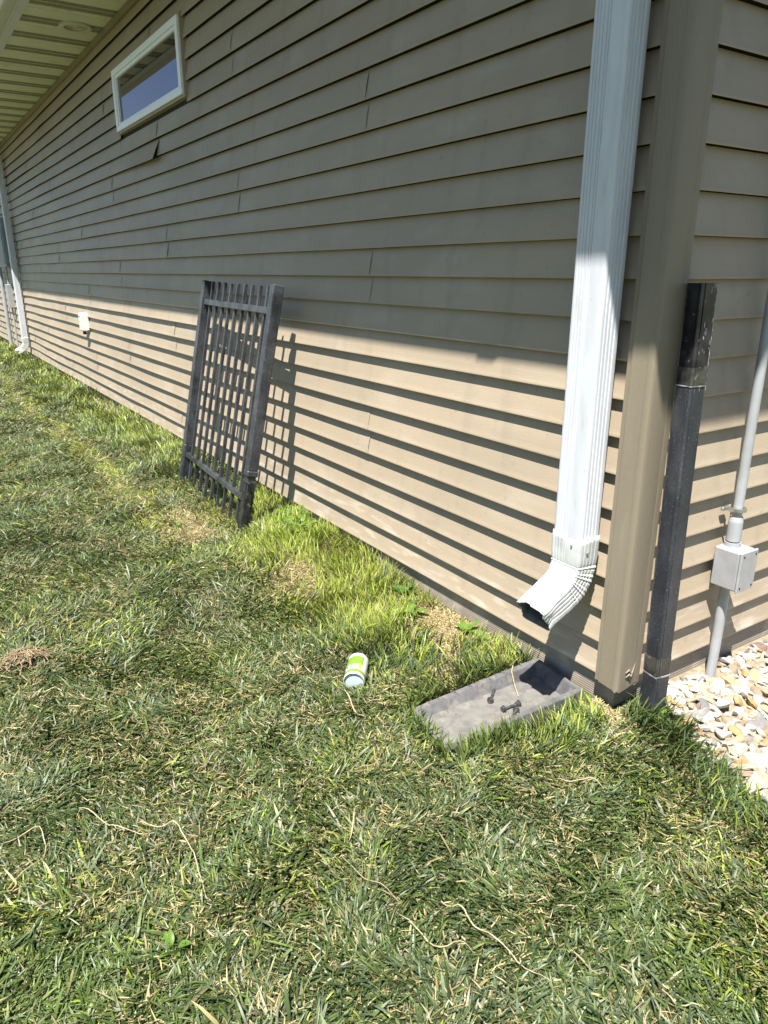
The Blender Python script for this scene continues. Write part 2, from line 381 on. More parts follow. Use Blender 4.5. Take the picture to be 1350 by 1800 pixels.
# eaves: soffit, fascia, gutter, roof
SO, GX = 5.63, 4.35
def soffit_strip(b, vs_b, u0, u1, d0, d1, along):
    """ribbed vented soffit; ribs run away from the wall"""
    P = 3.93; u = u0
    while u < u1:
        segs = [(0, 0), (.95, 0), (.97, .05), (1.03, .05), (1.05, 0), (1.58, 0), (1.60, .08), (1.66, .08), (1.68, .02), (2.30, .02), (2.32, .10), (2.44, .10), (2.46, .02), (3.10, .02), (3.12, .08), (3.20, .08), (3.22, 0), (3.93, 0)]
        for (a, za), (c, zc) in zip(segs[:-1], segs[1:]):
            tgt = vs_b if (za == .02 and zc == .02) else b
            tgt.add([along(u + a, d0, ZS + za), along(u + c, d0, ZS + zc), along(u + c, d1, ZS + zc), along(u + a, d1, ZS + za)], [(0, 1, 2, 3)])
        u += P
b = MB(); v = MB()
soffit_strip(b, v, XF + 1.0, -1.9, .05, SO, lambda u, d, z: (u + .35, -d, z))
soffit_strip(b, v, 1.0, YB - 2, .05, GX, lambda u, d, z: (d, u, z))
nb = len(b.f); b.add(v.v, v.f); so = b.build('soffit', M['soffit'], house); so.data.materials.append(M['vent_strip'])
for i_, p_ in enumerate(so.data.polygons):
    if i_ >= nb: p_.material_index = 1
b = MB(); b.box(-2.0, GX, -SO, .9, ZS + .12, ZS + .2)
b.build('soffit_corner', M['soffit'], house)
def eave_path(o): return [(XF, -(SO + o), 0), (GX + o, -(SO + o), 0), (GX + o, YB, 0)]
def mitre(prof, name, m, closed=True):
    b = MB(); n = len(prof); vs = []
    for s in range(3):
        for (o, z) in prof:
            p = eave_path(o)[s]; vs.append((p[0], p[1], z))
    b.add(vs, [(i * n + j, i * n + (j + 1) % n, (i + 1) * n + (j + 1) % n, (i + 1) * n + j) for i in range(2) for j in range(n if closed else n - 1)])
    return b.build(name, m, house, smooth=True, angle=30)
mitre([(-.45, 26.93), (.02, 26.93), (.02, 26.99), (.15, 26.99), (.15, 28.1), (-.02, 28.1), (-.02, 26.99), (-.45, 26.99)], 'fascia', M['white'])
mitre([(.17, 27.72), (.17, 26.98), (.78, 26.98), (.86, 27.03), (.92, 27.2), (1.06, 27.36), (1.14, 27.46), (1.14, 27.62), (1.06, 27.66), (1.02, 27.62), (1.08, 27.60), (1.08, 27.5), (.98, 27.36), (.87, 27.22), (.82, 27.08), (.75, 27.03), (.22, 27.03), (.22, 27.72)], 'gutter', M['gutter'])
b = MB()
e = .5; zr = 27.95; X0, X1, Y0, Y1 = XF - 4, GX + e, -(SO + e), YB + 5; hw = (Y1 - Y0) / 2; hr = zr + hw / 3
top = [(X0, Y0, zr), (X1, Y0, zr), (X1, Y1, zr), (X0, Y1, zr), (X0 + hw, Y0 + hw, hr), (X1 - hw, Y0 + hw, hr)]
bot = [(x, y, z - .12) for x, y, z in top]
b.add(top + bot, [(0, 1, 5, 4), (1, 2, 5), (2, 3, 4, 5), (3, 0, 4), (6, 10, 11, 7), (7, 11, 8), (8, 11, 10, 9), (9, 10, 6), (0, 6, 7, 1), (1, 7, 8, 2), (2, 8, 9, 3), (3, 9, 6, 0)])
b.build('roof', M['shingle'], house)
b = MB(); b.box(XF, -.2, -.10, .12, ZS - .42, ZS - .02)
b.build('soffit_channel', M['trim'], house)

# strip window
fx0, fx1, fz0, fz1 = WX0, WX1, WZ0, WZ1
b = MB()
def ring(b, x0, x1, z0, z1, wl, wr, wb, wt, y0, y1):
    b.box(x0, x1, y0, y1, z0, z0 + wb, bev=.02); b.box(x0, x1, y0, y1, z1 - wt, z1, bev=.02)
    b.box(x0, x0 + wl, y0 + .003, y1, z0 + wb, z1 - wt); b.box(x1 - wr, x1, y0 + .003, y1, z0 + wb, z1 - wt)
ring(b, fx0 + .08, fx1 - .08, fz0 + .08, fz1 - .08, .42, .42, .30, .34, -.22, .2)
win = b.build('window', M['frame'], house, smooth=False)
b = MB(); ring(b, fx0 + .52, fx1 - .52, fz0 + .39, fz1 - .43, .24, .24, .18, .2, -.13, .19); b.build('window_sash', M['frame'], win)
b = MB(); b.box(fx0 + .75, fx1 - .75, .0, .05, fz0 + .56, fz1 - .62); b.build('window_pane', M['glass'], win)
b = MB(); ring(b, fx0 - .05, fx1 + .05, fz0 - .05, fz1 + .05, .11, .11, .11, .11, -.10, .3); b.build('window_channel', M['siding'], win)

# ------------------------------------------------------------------ downspouts
def ds_profile(wd, dp, rib=.022):
    """closed outline (x, y) with fluted faces; front is y = -dp"""
    P = []
    def face(p0, p1, nrm, ribs):
        p0 = Vector(p0); p1 = Vector(p1); n = Vector(nrm); L = (p1 - p0).length
        for (a, c) in ribs:
            for t, o in ((a, 0), (a + .012 / L, -1), (c - .012 / L, -1), (c, 0)): P.append(tuple(p0.lerp(p1, t) + n * o * rib))
    r = .09
    def corner(cx, cy, a0):
        for i in range(5):
            a = math.radians(a0 + i * 22.5); P.append((cx + r * math.cos(a), cy + r * math.sin(a)))
    h = wd / 2
    corner(-h + r, -dp + r, 180)
    face((-h + r, -dp), (h - r, -dp), (0, -1), [(.04, .10), (.15, .21), (.27, .33), (.41, .46), (.50, .55), (.80, .93)][:5])
    corner(h - r, -dp + r, 270)
    face((h, -dp + r), (h, -r), (1, 0), [(.05, .17), (.27, .39), (.49, .61), (.71, .83)])
    corner(h - r, -r, 0)
    corner(-h + r, -r, 90)
    face((-h, -r), (-h, -dp + r), (-1, 0), [(.05, .17), (.27, .39), (.49, .61), (.71, .83)])
    return P
def downspout(xc, y0, label, zbot=3.95, elbow_top=4.25, extent=1.02, zkick=3.5, group=None):
    """y0 = depth of the back; built at x = xc, elbow kicks out to -y"""
    gz = float(ground_z(xc, -2))
    t = thing('downspout', (xc, -.6, gz), label, 'downspout')
    wd, dp = 1.02, .76
    pr = ds_profile(wd, dp); pre = [(x, y + dp / 2) for x, y in ds_profile(wd, dp, .011)]
    prc = [(x, y + dp / 2) for x, y in pr]; yc = y0 - dp / 2
    b = MB()
    b.sweep(prc, [((xc, yc, z), (1, 0, 0), (0, 1, 0)) for z in (zbot, 8, 14, 20, 24.6)], cap=False)
    b.build('pipe', M['white'], t, smooth=True, angle=25)
    b = MB(); b.sweep(prc, [((xc, yc, 24.4), (1, 0, 0), (0, 1, 0), 1.05), ((xc, yc, 25.0), (1, 0, 0), (0, 1, 0), 1.05), ((xc, yc - .3, 25.5), (1, 0, 0), (0, .8, .5), 1.0),
        ((xc, -SO - .3, 26.2), (1, 0, 0), (0, .8, .5), 1.0), ((xc, -SO - .55, 26.6), (1, 0, 0), (0, 1, 0), .9), ((xc, -SO - .55, 26.97), (1, 0, 0), (0, 1, 0), .9)], cap=False)
    b.build('upper_elbow', M['elbow'], t, smooth=True, angle=30)
    if xc < -50:
        for zb in (12.4, 22.5): b = MB(); b.box(xc - wd / 2 - .03, xc + wd / 2 + .03, yc - dp / 2 - .03, y0 + .02, zb, zb + .25); b.build('strap', M['white'], t)
    # lower elbow with pleats
    fr = []; R = 1.02; ang = math.radians(62)
    for z, s in ((elbow_top, 1.085), (elbow_top - .12, 1.075), (zkick + .18, 1.06), (zkick + .1, 1.05)):
        fr.append(((xc, yc, z), (1, 0, 0), (0, 1, 0), s))
    NP = 10
    for i in range(NP * 4 + 1):
        a = ang * i / (NP * 4)
        s = 1.0 + .045 * (1, .5, -.1, .5)[i % 4] * (.7 + .5 * math.sin(i * 2.1)) * (1 if i < NP * 4 else 0)
        c = (xc, yc - R * (1 - math.cos(a)), zkick - R * math.sin(a))
        fr.append((c, (1, 0, 0), (0, math.cos(a), -math.sin(a)), s))
    d = Vector((0, -math.sin(ang), -math.cos(ang))); c = Vector(fr[-1][0]); uy = Vector((0, math.cos(ang), -math.sin(ang)))
    for q, s in ((.1, 1.02), (.5, .99), (extent * .8, 1.0), (extent, 1.03)): fr.append((c + d * q, (1, 0, 0), tuple(uy), s))
    b = MB(); b.sweep(pre, fr, cap=False)
    n = len(pre); L = len(fr)
    rr = np.random.default_rng(int(abs(xc) * 10) + 3)
    for j in range(n):            # ragged, slightly crushed mouth and torn collar
        ph = j / n * 6.28
        k = (L - 1) * n + j; p = Vector(b.v[k]) + d * (.035 * math.sin(ph * 3) + .035 * (rr.random() - .5)) + Vector((0, 0, -.04 * math.cos(ph * 2))); b.v[k] = tuple(p)
        k = (L - 2) * n + j; p = Vector(b.v[k]) + Vector((.03 * math.sin(ph * 3), 0, .03 * math.sin(ph * 2))); b.v[k] = tuple(p)
        p = b.v[j]; b.v[j] = (p[0] + .02 * math.sin(ph * 4), p[1] + .02 * math.cos(ph * 3), p[2] + .05 * math.sin(ph * 2.0 + 1) + .02 * rr.random())
    o = b.build('elbow', M['elbow'], t, smooth=True, angle=24)
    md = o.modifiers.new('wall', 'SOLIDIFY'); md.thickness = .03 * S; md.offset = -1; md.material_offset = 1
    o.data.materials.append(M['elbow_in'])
    if xc > -50:
        b = MB(); b.cyl((xc + wd / 2 + .02, yc - .1, 3.85), (xc + wd / 2 + .06, yc - .1, 3.85), .035, n=10); b.build('screw', M['galv'], t)
        b = MB(); b.cyl((xc + .25, yc - dp / 2 - .03, 4.05), (xc + .25, yc - dp / 2 - .06, 4.05), .03, n=10); b.build('screw', M['galv'], t)
    return t
downspout(-1.47, -.19, 'near white fluted downspout with its elbow kicking out over the grey splash block')
downspout(-104.4, -.15, 'distant white downspout at the far left end of the wall', zbot=2.0, elbow_top=2.3, zkick=1.6, extent=.9)

# ------------------------------------------------------------------ soffit vent, outlet, far electrics
vc = (-47.97, -1.75, ZS)
t = thing('soffit_vent', vc, 'round cream soffit vent with concentric louvres above the strip window', 'vent')
def disc_ring(b, r0, r1, z0, z1, c, n=40):
    pr = [(r0, z1), (r0, z0 + .02), (r0 + .04, z0), (r1 - .06, z0), (r1, z0 + .04), (r1, z1)]
    vs = [(c[0] + r * math.cos(6.28318 * i / n), c[1] + r * math.sin(6.28318 * i / n), z) for i in range(n) for r, z in pr]; m = len(pr)
    b.add(vs, [(i * m + j, ((i + 1) % n) * m + j, ((i + 1) % n) * m + (j + 1) % m, i * m + (j + 1) % m) for i in range(n) for j in range(m)])
b = MB(); disc_ring(b, .74, 1.08, ZS - .14, ZS + .05, vc); b.build('rim', M['ventring'], t, smooth=True)
b = MB()
for r in (.08, .24, .40, .56): disc_ring(b, r, r + .10, ZS - .08, ZS + .02, vc)
for a in (0, 1): b.box(vc[0] - .76 if a else vc[0] - .03, vc[0] + .76 if a else vc[0] + .03, vc[1] - .03 if a else vc[1] - .76, vc[1] + .03 if a else vc[1] + .76, ZS - .085, ZS - .02)
b.build('louvre', M['ventring'], t, smooth=True)
b = MB(); b.cyl((vc[0], vc[1], ZS - .015), (vc[0], vc[1], ZS + .01), .76, n=32); b.build('backing', M['dark'], t)  # near-black disc, recess shade behind the louvres put in as colour

t = thing('outdoor_outlet', (-64.6, -.1, 5.5), 'white weatherproof outlet cover on the lit siding far along the wall', 'electrical outlet')
b = MB(); b.box(-65.45, -64.05, -.12, .1, 5.75, 7.35, bev=.05); b.build('base_plate', M['outlet'], t)
b = MB()
prof = [(-.54, -.78), (-.44, -.86), (.44, -.86), (.54, -.78), (.54, .66), (.40, .82), (-.40, .82), (-.54, .66)]
b.sweep(prof, [((-64.75, -.12, 6.55), (1, 0, 0), (0, 0, 1)), ((-64.75, -.55, 6.55), (1, 0, 0), (0, 0, 1)), ((-64.75, -.62, 6.55), (1, 0, 0), (0, 0, 1), .9)])
b.build('cover', M['outlet'], t)
for q_ in ((-65.1, -64.4, 7.02), (-65.0, -64.7, 6.6), (-65.0, -64.75, 6.1)): b = MB(); b.box(q_[0], q_[1], -.635, -.615, q_[2], q_[2] + .06); b.build('marking', M['meter'], t)
b = MB(); b.cyl((-64.7, -.3, 5.66), (-64.7, -.3, 5.38), .16, n=12); b.build('hinge_knob', M['dark'], t)

t = thing('meter_box', (-112, -.5, 11.7), 'large grey electric meter box behind the distant downspout', 'meter box')
b = MB(); b.box(-117, -107.6, -1.1, .1, 11.75, 18.2, bev=.08); b.build('enclosure', M['meter'], t)
b = MB(); b.box(-116.6, -108.0, -1.18, -1.09, 12.1, 17.8, bev=.03); b.build('door', M['meter'], t)
b = MB(); b.cyl((-112, -1.15, 16), (-112, -1.7, 16), .8, n=24); b.build('meter_dial', M['galv'], t, smooth=True)
b = MB(); b.tube([(-121.5, -.45, 11.8), (-121.5, -.45, -1.6)], .30, n=14)
tag(b.build('conduit', M['pvc'], None, smooth=True), 'thick grey conduit pipe at the left picture edge', 'conduit')
t = thing('junction_box', (-114.8, -.3, 6), 'small grey utility box under the meter box at far left', 'junction box')
b = MB(); b.box(-115.6, -114.0, -.75, .1, 5.9, 9.3, bev=.06); b.build('housing', M['box'], t)
b = MB(); b.tube([(-114.9, -.3, 9.3), (-114.9, -.3, 11.8)], .12, n=10); b.tube([(-114.9, -.3, 5.9), (-114.9, -.3, -1.5)], .12, n=10); b.build('pipe', M['pvc'], t, smooth=True)

# ------------------------------------------------------------------ conduit and junction box on the short wall
cy, cx = 4.16, .33
t = thing('electrical_conduit', (cx, cy, -.9), 'light grey conduit pipe rising from the gravel through a square junction box', 'conduit')
b = MB(); b.tube([(cx - .01, cy - .06, -1.3), (cx, cy - .02, .6), (cx, cy, 2.3)], .148, n=20); b.build('lower_pipe', M['pvc'], t, smooth=True)
b = MB(); b.tube([(cx, cy, 4.3), (cx, cy + .01, 12), (cx, cy, 26.9)], .138, n=20); b.build('upper_pipe', M['pvc'], t, smooth=True)
b = MB(); b.cyl((cx, cy, 3.48), (cx, cy, 3.62), .235, n=24).cyl((cx, cy, 3.66), (cx, cy, 4.25), .21, .20, n=24).cyl((cx, cy, 4.25), (cx, cy, 4.40), .20, .17, n=24)
b.build('coupling', M['pvc'], t, smooth=True)
jb = MB(); jb.box(.06, .86, 3.72, 4.52, 2.28, 3.50, bev=.045)
jo = jb.build('junction_box', M['box'], t, smooth=True, angle=25)
b = MB(); b.box(.865, .945, 3.70, 4.54, 2.26, 3.52, bev=.03); lid = b.build('lid', M['box'], jo, smooth=True, angle=25)
for yy in (3.83, 4.41):
    for zz in (2.40, 3.38): b = MB(); b.cyl((.94, yy, zz), (.955, yy, zz), .032, n=10); b.build('screw', M['dark'], jo)
b = MB(); 
for zc in (4.62,):
    b.sweep([(-.03, -.05), (.03, -.05), (.03, .05), (-.03, .05)], [((cx + .20 * math.cos(a), cy + .20 * math.sin(a), zc), (math.cos(a), math.sin(a), 0), (0, 0, 1)) for a in np.linspace(-math.pi * .62, math.pi * .62, 20)])
    b.box(.02, .12, cy - .40, cy - .10, zc - .06, zc + .06, bev=.02); b.box(.10, .30, cy - .225, cy - .18, zc - .06, zc + .06)
b.build('strap', M['galv'], t, smooth=True)

# ------------------------------------------------------------------ black post leaning at the corner
def seg_frame(p0, p1, roll):
    z = (Vector(p1) - Vector(p0)).normalized(); x = Vector((math.cos(roll), math.sin(roll), 0)); x = (x - z * x.dot(z)).normalized(); y = z.cross(x)
    Mx = Matrix((x, y, z)).transposed().to_4x4(); Mx.translation = Vector(p0); return Mx
PB, PT = Vector((.62, .90, -1.15)), Vector((.42, .93, 10.92))
t = thing('metal_post', tuple(PB), 'black square metal post standing upright against the siding at the house corner', 'post')
PM = seg_frame(PB, PT, math.radians(-9)); H = (PT - PB).length
def post_prof(h, g=.02):
    c = .035
    return [(-h + c, -h), (-h * .2, -h), (h * .55, -h), (h * .58, -h + g), (h * .66, -h + g), (h * .69, -h), (h - c, -h), (h, -h + c), (h, -h * .75), (h - g, -h * .72), (h - g, -h * .6), (h, -h * .57), (h, h - c), (h - c, h), (-h + c, h), (-h, h - c), (-h, -h + c)]
def post_seg(b, a, c, h=.25, M_=None, cap=True):
    M_ = M_ or PM; X = M_.to_3x3() @ Vector((1, 0, 0)); Y = M_.to_3x3() @ Vector((0, 1, 0))
    b.sweep(post_prof(h), [(M_ @ Vector((0, 0, a)), X, Y), (M_ @ Vector((0, 0, c)), X, Y)], cap=cap)
b = MB(); post_seg(b, 1.55, H - 2.0); b.build('shaft', M['blackmetal'], t, smooth=True, angle=25)
b = MB(); post_seg(b, H - 2.0, H, .252); b.build('upper_sleeve', M['glossblack'], t, smooth=True, angle=25)
b = MB(); post_seg(b, 0, 1.55, .258); b.build('lower_sleeve', M['blackmetal'], t, smooth=True, angle=25)
for a_, c_, h_ in ((H - 2.42, H - 1.98, .262), (1.62, 2.12, .258)):
    b = MB(); post_seg(b, a_, c_, h_); b.build('tape_band', M['tape'], t, smooth=True, angle=25)
for a_, c_, h_ in ((1.535, 1.575, .266), (H - 2.45, H - 2.42, .264)):
    b = MB(); post_seg(b, a_, c_, h_); b.build('joint_line', M['scuff'], t)
b = MB()
pr = random.Random(5)
for i in range(46):      # chipped right-hand edge of the sleeve
    z = H - pr.random() * 2.6; l = .03 + pr.random() * .12; y = .20 + pr.random() * .045
    if pr.random() < .35: y = -.15 + pr.random() * .35
    b.box(.2505, .2535, y - .006 - pr.random() * .012, y + .005, z - l, z, M=PM)
for (yy, zz, hh) in ((.02, H - .95, .03), (.07, H - .95, .03), (.02, H - 1.02, .03), (.07, H - 1.02, .03)): pass
def stroke(x0, y0, x1, y1, wdt=.008):
    b.box(.2535, .2555, min(x0, x1) - wdt / 2, max(x0, x1) + wdt / 2, min(y0, y1) - wdt / 2, max(y0, y1) + wdt / 2, M=PM)
z0 = H - 1.20                # small grey stamped marks, an H and an N-like pair on their side
for q in (0, .09):
    stroke(-.01, z0 + q, .05, z0 + q); stroke(-.01, z0 + q + .055, .05, z0 + q + .055); stroke(.02, z0 + q, .02, z0 + q + .055)
b.build('paint_chips', M['scuff'], t, kind='stuff')

# ------------------------------------------------------------------ leaning fence panel
GO = Vector((-19.634, -3.162, -.445)); GR = Euler((-.201, .007, -.056), 'XYZ').to_matrix().to_4x4(); GM = Matrix.Translation(GO) @ GR
GW, GH = 10.398, 11.262      # local x runs to -GW, z up
t = thing('fence_panel', tuple(GO), 'dark metal picket fence panel leaning against the long siding wall', 'fence panel')
def gbox(b, x0, x1, y0, y1, z0, z1, bev=.02): return b.box(x0, x1, y0, y1, z0, z1, M=GM, bev=bev)
b = MB(); gbox(b, -.25, .25, -.25, .25, 2.78, GH, .03); b.build('post', M['gatemetal'], t)
b = MB(); gbox(b, -.235, .235, -.235, .235, -.5, 2.28, .03); b.build('post_foot', M['glossblack'], t)
b = MB(); gbox(b, -.275, .275, -.275, .275, 2.50, 2.80, .05); gbox(b, -.21, .21, -.21, .21, 2.2, 2.52, .03); b.build('post_cuff', M['gatemetal'], t)
b = MB(); gbox(b, -.28, .62, -.27, -.20, 2.24, 2.29, .005); gbox(b, .42, .46, -.26, -.22, 1.5, 2.24, .005); b.build('bracket', M['gatemetal'], t)
b = MB(); gbox(b, -GW - .25, -GW + .25, -.25, .25, 1.9, GH, .03); b.build('post', M['gatemetal'], t)
b = MB(); gbox(b, -GW - .30, -GW + .27, -.27, .27, -.4, 1.95, .08); b.build('post_cuff', M['gatemetal'], t)
for z0, z1 in ((GH - 1.31, GH - 1.0), (1.20, 1.46)):
    b = MB(); gbox(b, -GW + .25, -.25, -.15, .13, z0, z1, .02); b.build('rail', M['gatemetal'], t)
pr = random.Random(11)
for i in range(1, 10):
    x = -GW * i / 10 + (pr.random() - .5) * .04
    b = MB(); gbox(b, x - .082, x + .082, -.06, .10, -.28 + pr.random() * .12, GH - .02 - pr.random() * .05, .012)
    b.build('picket', M['gatemetal'], t)

# ------------------------------------------------------------------ splash block
SBt = thing('splash_block', (-2.1, -2.3, -1.2), 'grey moulded splash block lying in the grass under the near downspout', 'splash block')
a0 = Vector((-1.98, -.20, 0)); a1 = Vector((-2.38, -4.75, 0)); axd = (a1 - a0); LB = axd.length; axd.normalize(); lat = Vector((-axd.y, axd.x, 0))   # lat points to +x
def sb(u, l, h):             # u along 0..LB, l lateral, h above the tilted floor
    zf = -.96 - .058 * u
    p = a0 + axd * u + lat * l; return (p.x, p.y, zf + h)
def sb_mesh():
    b = MB(); nu, W0 = 46, 1.08
    sec = []
    rr = np.random.default_rng(4)
    for i in range(nu + 1):
        u = LB * i / nu; hw = W0 + .0 * u; wh = .42 - .18 * (u / LB) ** 1.3; th = .20
        back = u < .24
        row = []
        L_ = [(-hw, -.25), (-hw + .01, wh - .03), (-hw + .03, wh), (-hw + th - .02, wh), (-hw + th + .01, wh - .03), (-hw + th + .13, .03), (-hw + th + .16, 0.0)]
        for q in (-.5, -.25, 0, .25, .5): L_.append((q, 0.0))
        L_ += [(-l, h) for l, h in L_[:7][::-1]]
        for l, h in L_:
            hh = h
            if back and abs(l) < hw - .02: hh = max(h, wh * (1 if u < .17 else .55)) if not (-.75 < l < -.35 and False) else h
            if abs(l) < .7 and not back:
                g = .018 if (abs((u * 1.0) % 1.05) < .05 or abs(l + .28) < .04 or abs(l - .36) < .0) else 0
                hh = h - g
            # worn, lumpy edges
            hh += .018 * (vnoise(u * 3 + l, l * 4, .35, 8) - .5) if h > -.2 else 0
            row.append(sb(u, l + .012 * (rr.random() - .5), hh))
        sec.append(row)
    m = len(sec[0]); b.v = [p for r in sec for p in r]
    b.f = [(i * m + j, (i + 1) * m + j, (i + 1) * m + j + 1, i * m + j + 1) for i in range(nu) for j in range(m - 1)]
    b.f += [tuple(range(m)), tuple(nu * m + j for j in range(m))[::-1]] + [(i * m, i * m + m - 1, (i + 1) * m + m - 1, (i + 1) * m) for i in range(nu)]
    return b
sb_mesh().build('trough', M['concrete'], SBt, smooth=True, angle=22)
b = MB(); rws = []; rr_ = np.random.default_rng(9)      # the silted floor, a sheet just above the moulding
for i in range(61):
    u = .30 + (LB - .34) * i / 60; row = []
    for j in range(25):
        l = -.745 + 1.49 * j / 24
        g = .016 if (abs((u % 1.05) - .5) < .04 or abs(l + .30) < .035 or abs(l - .33) < .035) else 0
        row.append(sb(u, l, .022 - g + .012 * (float(vnoise(u * 3, l * 3, .3, 15)) - .5)))
    rws.append(row)
b.v = [p for r_ in rws for p in r_]; b.f = [(i * 25 + j, i * 25 + j + 1, (i + 1) * 25 + j + 1, (i + 1) * 25 + j) for i in range(60) for j in range(24)]
b.build('floor', M['silt'], SBt, smooth=True, angle=40)
b = MB(); b.tube([sb(3.4, -.86, .20), sb(3.55, -.84, .14), sb(3.75, -.87, .18), sb(3.9, -.84, .12)], [.006, .018, .016, .006], n=5); b.build('crack', M['dark'], SBt)

# bolts
def bolt(p, ang, ln, label, tilt=0.0, name='bolt'):
    t = thing(name, p, label, 'bolt', 'black bolts lying in the splash block')
    d = Vector((math.cos(ang) * math.cos(tilt), math.sin(ang) * math.cos(tilt), math.sin(tilt))); p = Vector(p)
    b = MB(); b.cyl(p, p + d * .075, .085, n=6).cyl(p + d * .07, p + d * .09, .105, n=18); b.build('head', M['bolt'], t)
    b = MB(); k = 18
    pts = [p + d * (.08 + ln * i / k) for i in range(k + 1)]
    b.tube(pts, [.042 + (.006 if i % 2 else 0) * (1 if i > k * .45 else 0) for i in range(k + 1)], n=10); b.build('shank', M['bolt'], t, smooth=True)
    return t, p + d * (.08 + ln), d
u0 = lambda u, l, h=.07: sb(u, l, h)
bolt(u0(2.35, -.30, .09), math.radians(128), .62, 'single black bolt lying nearest the inner wall of the splash block')
t2, nut, d2 = bolt(u0(2.30, .22, .10), math.radians(86), .56, 'black bolt with a nut screwed on its end, middle one in the splash block')
b = MB(); b.cyl(nut - d2 * .12, nut - d2 * .02, .085, n=6).cyl(nut - d2 * .02, nut, .11, n=18); b.build('nut', M['bolt'], t2)
bolt(u0(1.90, .42, .10), math.radians(-62), .34, 'short stubby black bolt, rightmost in the splash block', tilt=-.12)

# ------------------------------------------------------------------ discarded can
n0 = Vector((-5.50, -5.44, -.91)); n1 = Vector((-6.46, -4.68, -.86)); ax = (n1 - n0); LC = ax.length; ax.normalize()
cside = ax.cross(Vector((0, 0, 1))).normalized(); cup = cside.cross(ax).normalized(); RC = .335
t = thing('drink_can', (n0 + n1) / 2 - Vector((0, 0, .33)), 'small green and white can lying on its side in the lawn', 'can')
def can_ring(b, a, c, r0, r1=None, n=40, a0=0, a1=360):
    r1 = r0 if r1 is None else r1
    pts = [math.radians(a0 + (a1 - a0) * i / n) for i in range(n + 1)]
    vs = []
    for s, r in ((a, r0), (c, r1)):
        for p in pts: vs.append(n0 + ax * (s * LC) + (cside * math.cos(p) + cup * math.sin(p)) * r)
    m = n + 1
    b.add(vs, [(i, i + 1, m + i + 1, m + i) for i in range(n)])
b = MB()
for a, c, r0, r1 in ((.0, .012, .315, .33), (.012, .06, .33, RC), (.06, .94, RC, RC), (.94, .985, RC, .29), (.985, 1.0, .29, .27)): can_ring(b, a, c, r0, r1)
b.add([n0 + ax * LC * .97 + (cside * math.cos(i * .157) + cup * math.sin(i * .157)) * .28 for i in range(40)], [tuple(range(40))])
b.build('body', M['canwhite'], t, smooth=True)
b = MB(); can_ring(b, 0, .05, .312, .30); b.add([n0 + ax * LC * (.05 if i else .035) + ((cside * math.cos(i * .157) + cup * math.sin(i * .157)) * .29 if i else Vector((0, 0, 0))) for i in range(41)], [(0, i, i % 40 + 1) for i in range(1, 41)])
b.build('base', M['canbase'], t, smooth=True, angle=50)
b = MB(); can_ring(b, .075, .20, RC + .003, a0=0, a1=180); can_ring(b, .42, .80, RC + .003, a0=50, a1=160); can_ring(b, .46, .78, RC + .0025, a0=160, a1=200)
b.build('label_band', M['cangreen'], t, smooth=True)
def on_can(s, deg, r=RC + .006): p = math.radians(deg); return n0 + ax * (s * LC) + (cside * math.cos(p) + cup * math.sin(p)) * r
b = MB()        # a bent J-like stroke and two small marks on the white band
def cpatch(b, s0, s1, d0, d1, r=RC + .006): b.add([on_can(s0, d0, r), on_can(s1, d0, r), on_can(s1, d1, r), on_can(s0, d1, r)], [(0, 1, 2, 3)])
cpatch(b, .25, .40, 112, 117); cpatch(b, .25, .275, 117, 126); cpatch(b, .275, .30, 124, 128); cpatch(b, .385, .40, 104, 112)
cpatch(b, .27, .36, 138, 142); cpatch(b, .27, .29, 132, 138); cpatch(b, .315, .33, 132, 138); cpatch(b, .34, .36, 132, 138)
for q in (0, 5, 10): cpatch(b, .32, .335, 92 - q, 95 - q)
b.build('lettering', M['ink'], t)
b = MB(); cpatch(b, .27, .43, 58, 72, RC + .007); cpatch(b, .30, .47, 62, 68, RC + .008); cpatch(b, .24, .30, 50, 58, RC + .007); b.build('label_emblem', M['yellow'], t)

# ------------------------------------------------------------------ dry strands, straw clump, weeds
def strand(pts, wd, label, seed=0):
    rr = random.Random(seed); P = []
    pts = [(x, y) for x, y in pts]
    for i in range(len(pts) - 1):
        for q in range(5):
            f = q / 5; P.append((pts[i][0] * (1 - f) + pts[i + 1][0] * f, pts[i][1] * (1 - f) + pts[i + 1][1] * f))
    P.append(pts[-1])
    Q = []
    for _ in range(2):          # round the corners
        P = [P[0]] + [((P[i - 1][0] + 2 * P[i][0] + P[i + 1][0]) / 4, (P[i - 1][1] + 2 * P[i][1] + P[i + 1][1]) / 4) for i in range(1, len(P) - 1)] + [P[-1]]
    for i, (x, y) in enumerate(P): Q.append((x, y, float(ground_z(x, y)) + .27 + .10 * math.sin(i * .8 + seed * 2) + .02 * rr.random()))
    Q = [(x + .03 * (rr.random() - .5), y + .03 * (rr.random() - .5), z) for x, y, z in Q]
    b = MB(); n = len(Q); b.tube(Q, [wd * (.35 + .65 * math.sin(math.pi * min(1, .15 + .85 * i / n))) for i in range(n)], n=5)
    o = b.build('dry_strand', M['straw'], None, smooth=True)
    tag(o, label, 'dry stem')
def gpt(x, y, z=-1.2):       # slide a measured point along its sight line from z=-1.2 down to the real turf top
    f = (float(ground_z(x, y)) + .34 - CAM[2]) / (z - CAM[2]); return (CAM[0] + (x - CAM[0]) * f, CAM[1] + (y - CAM[1]) * f)
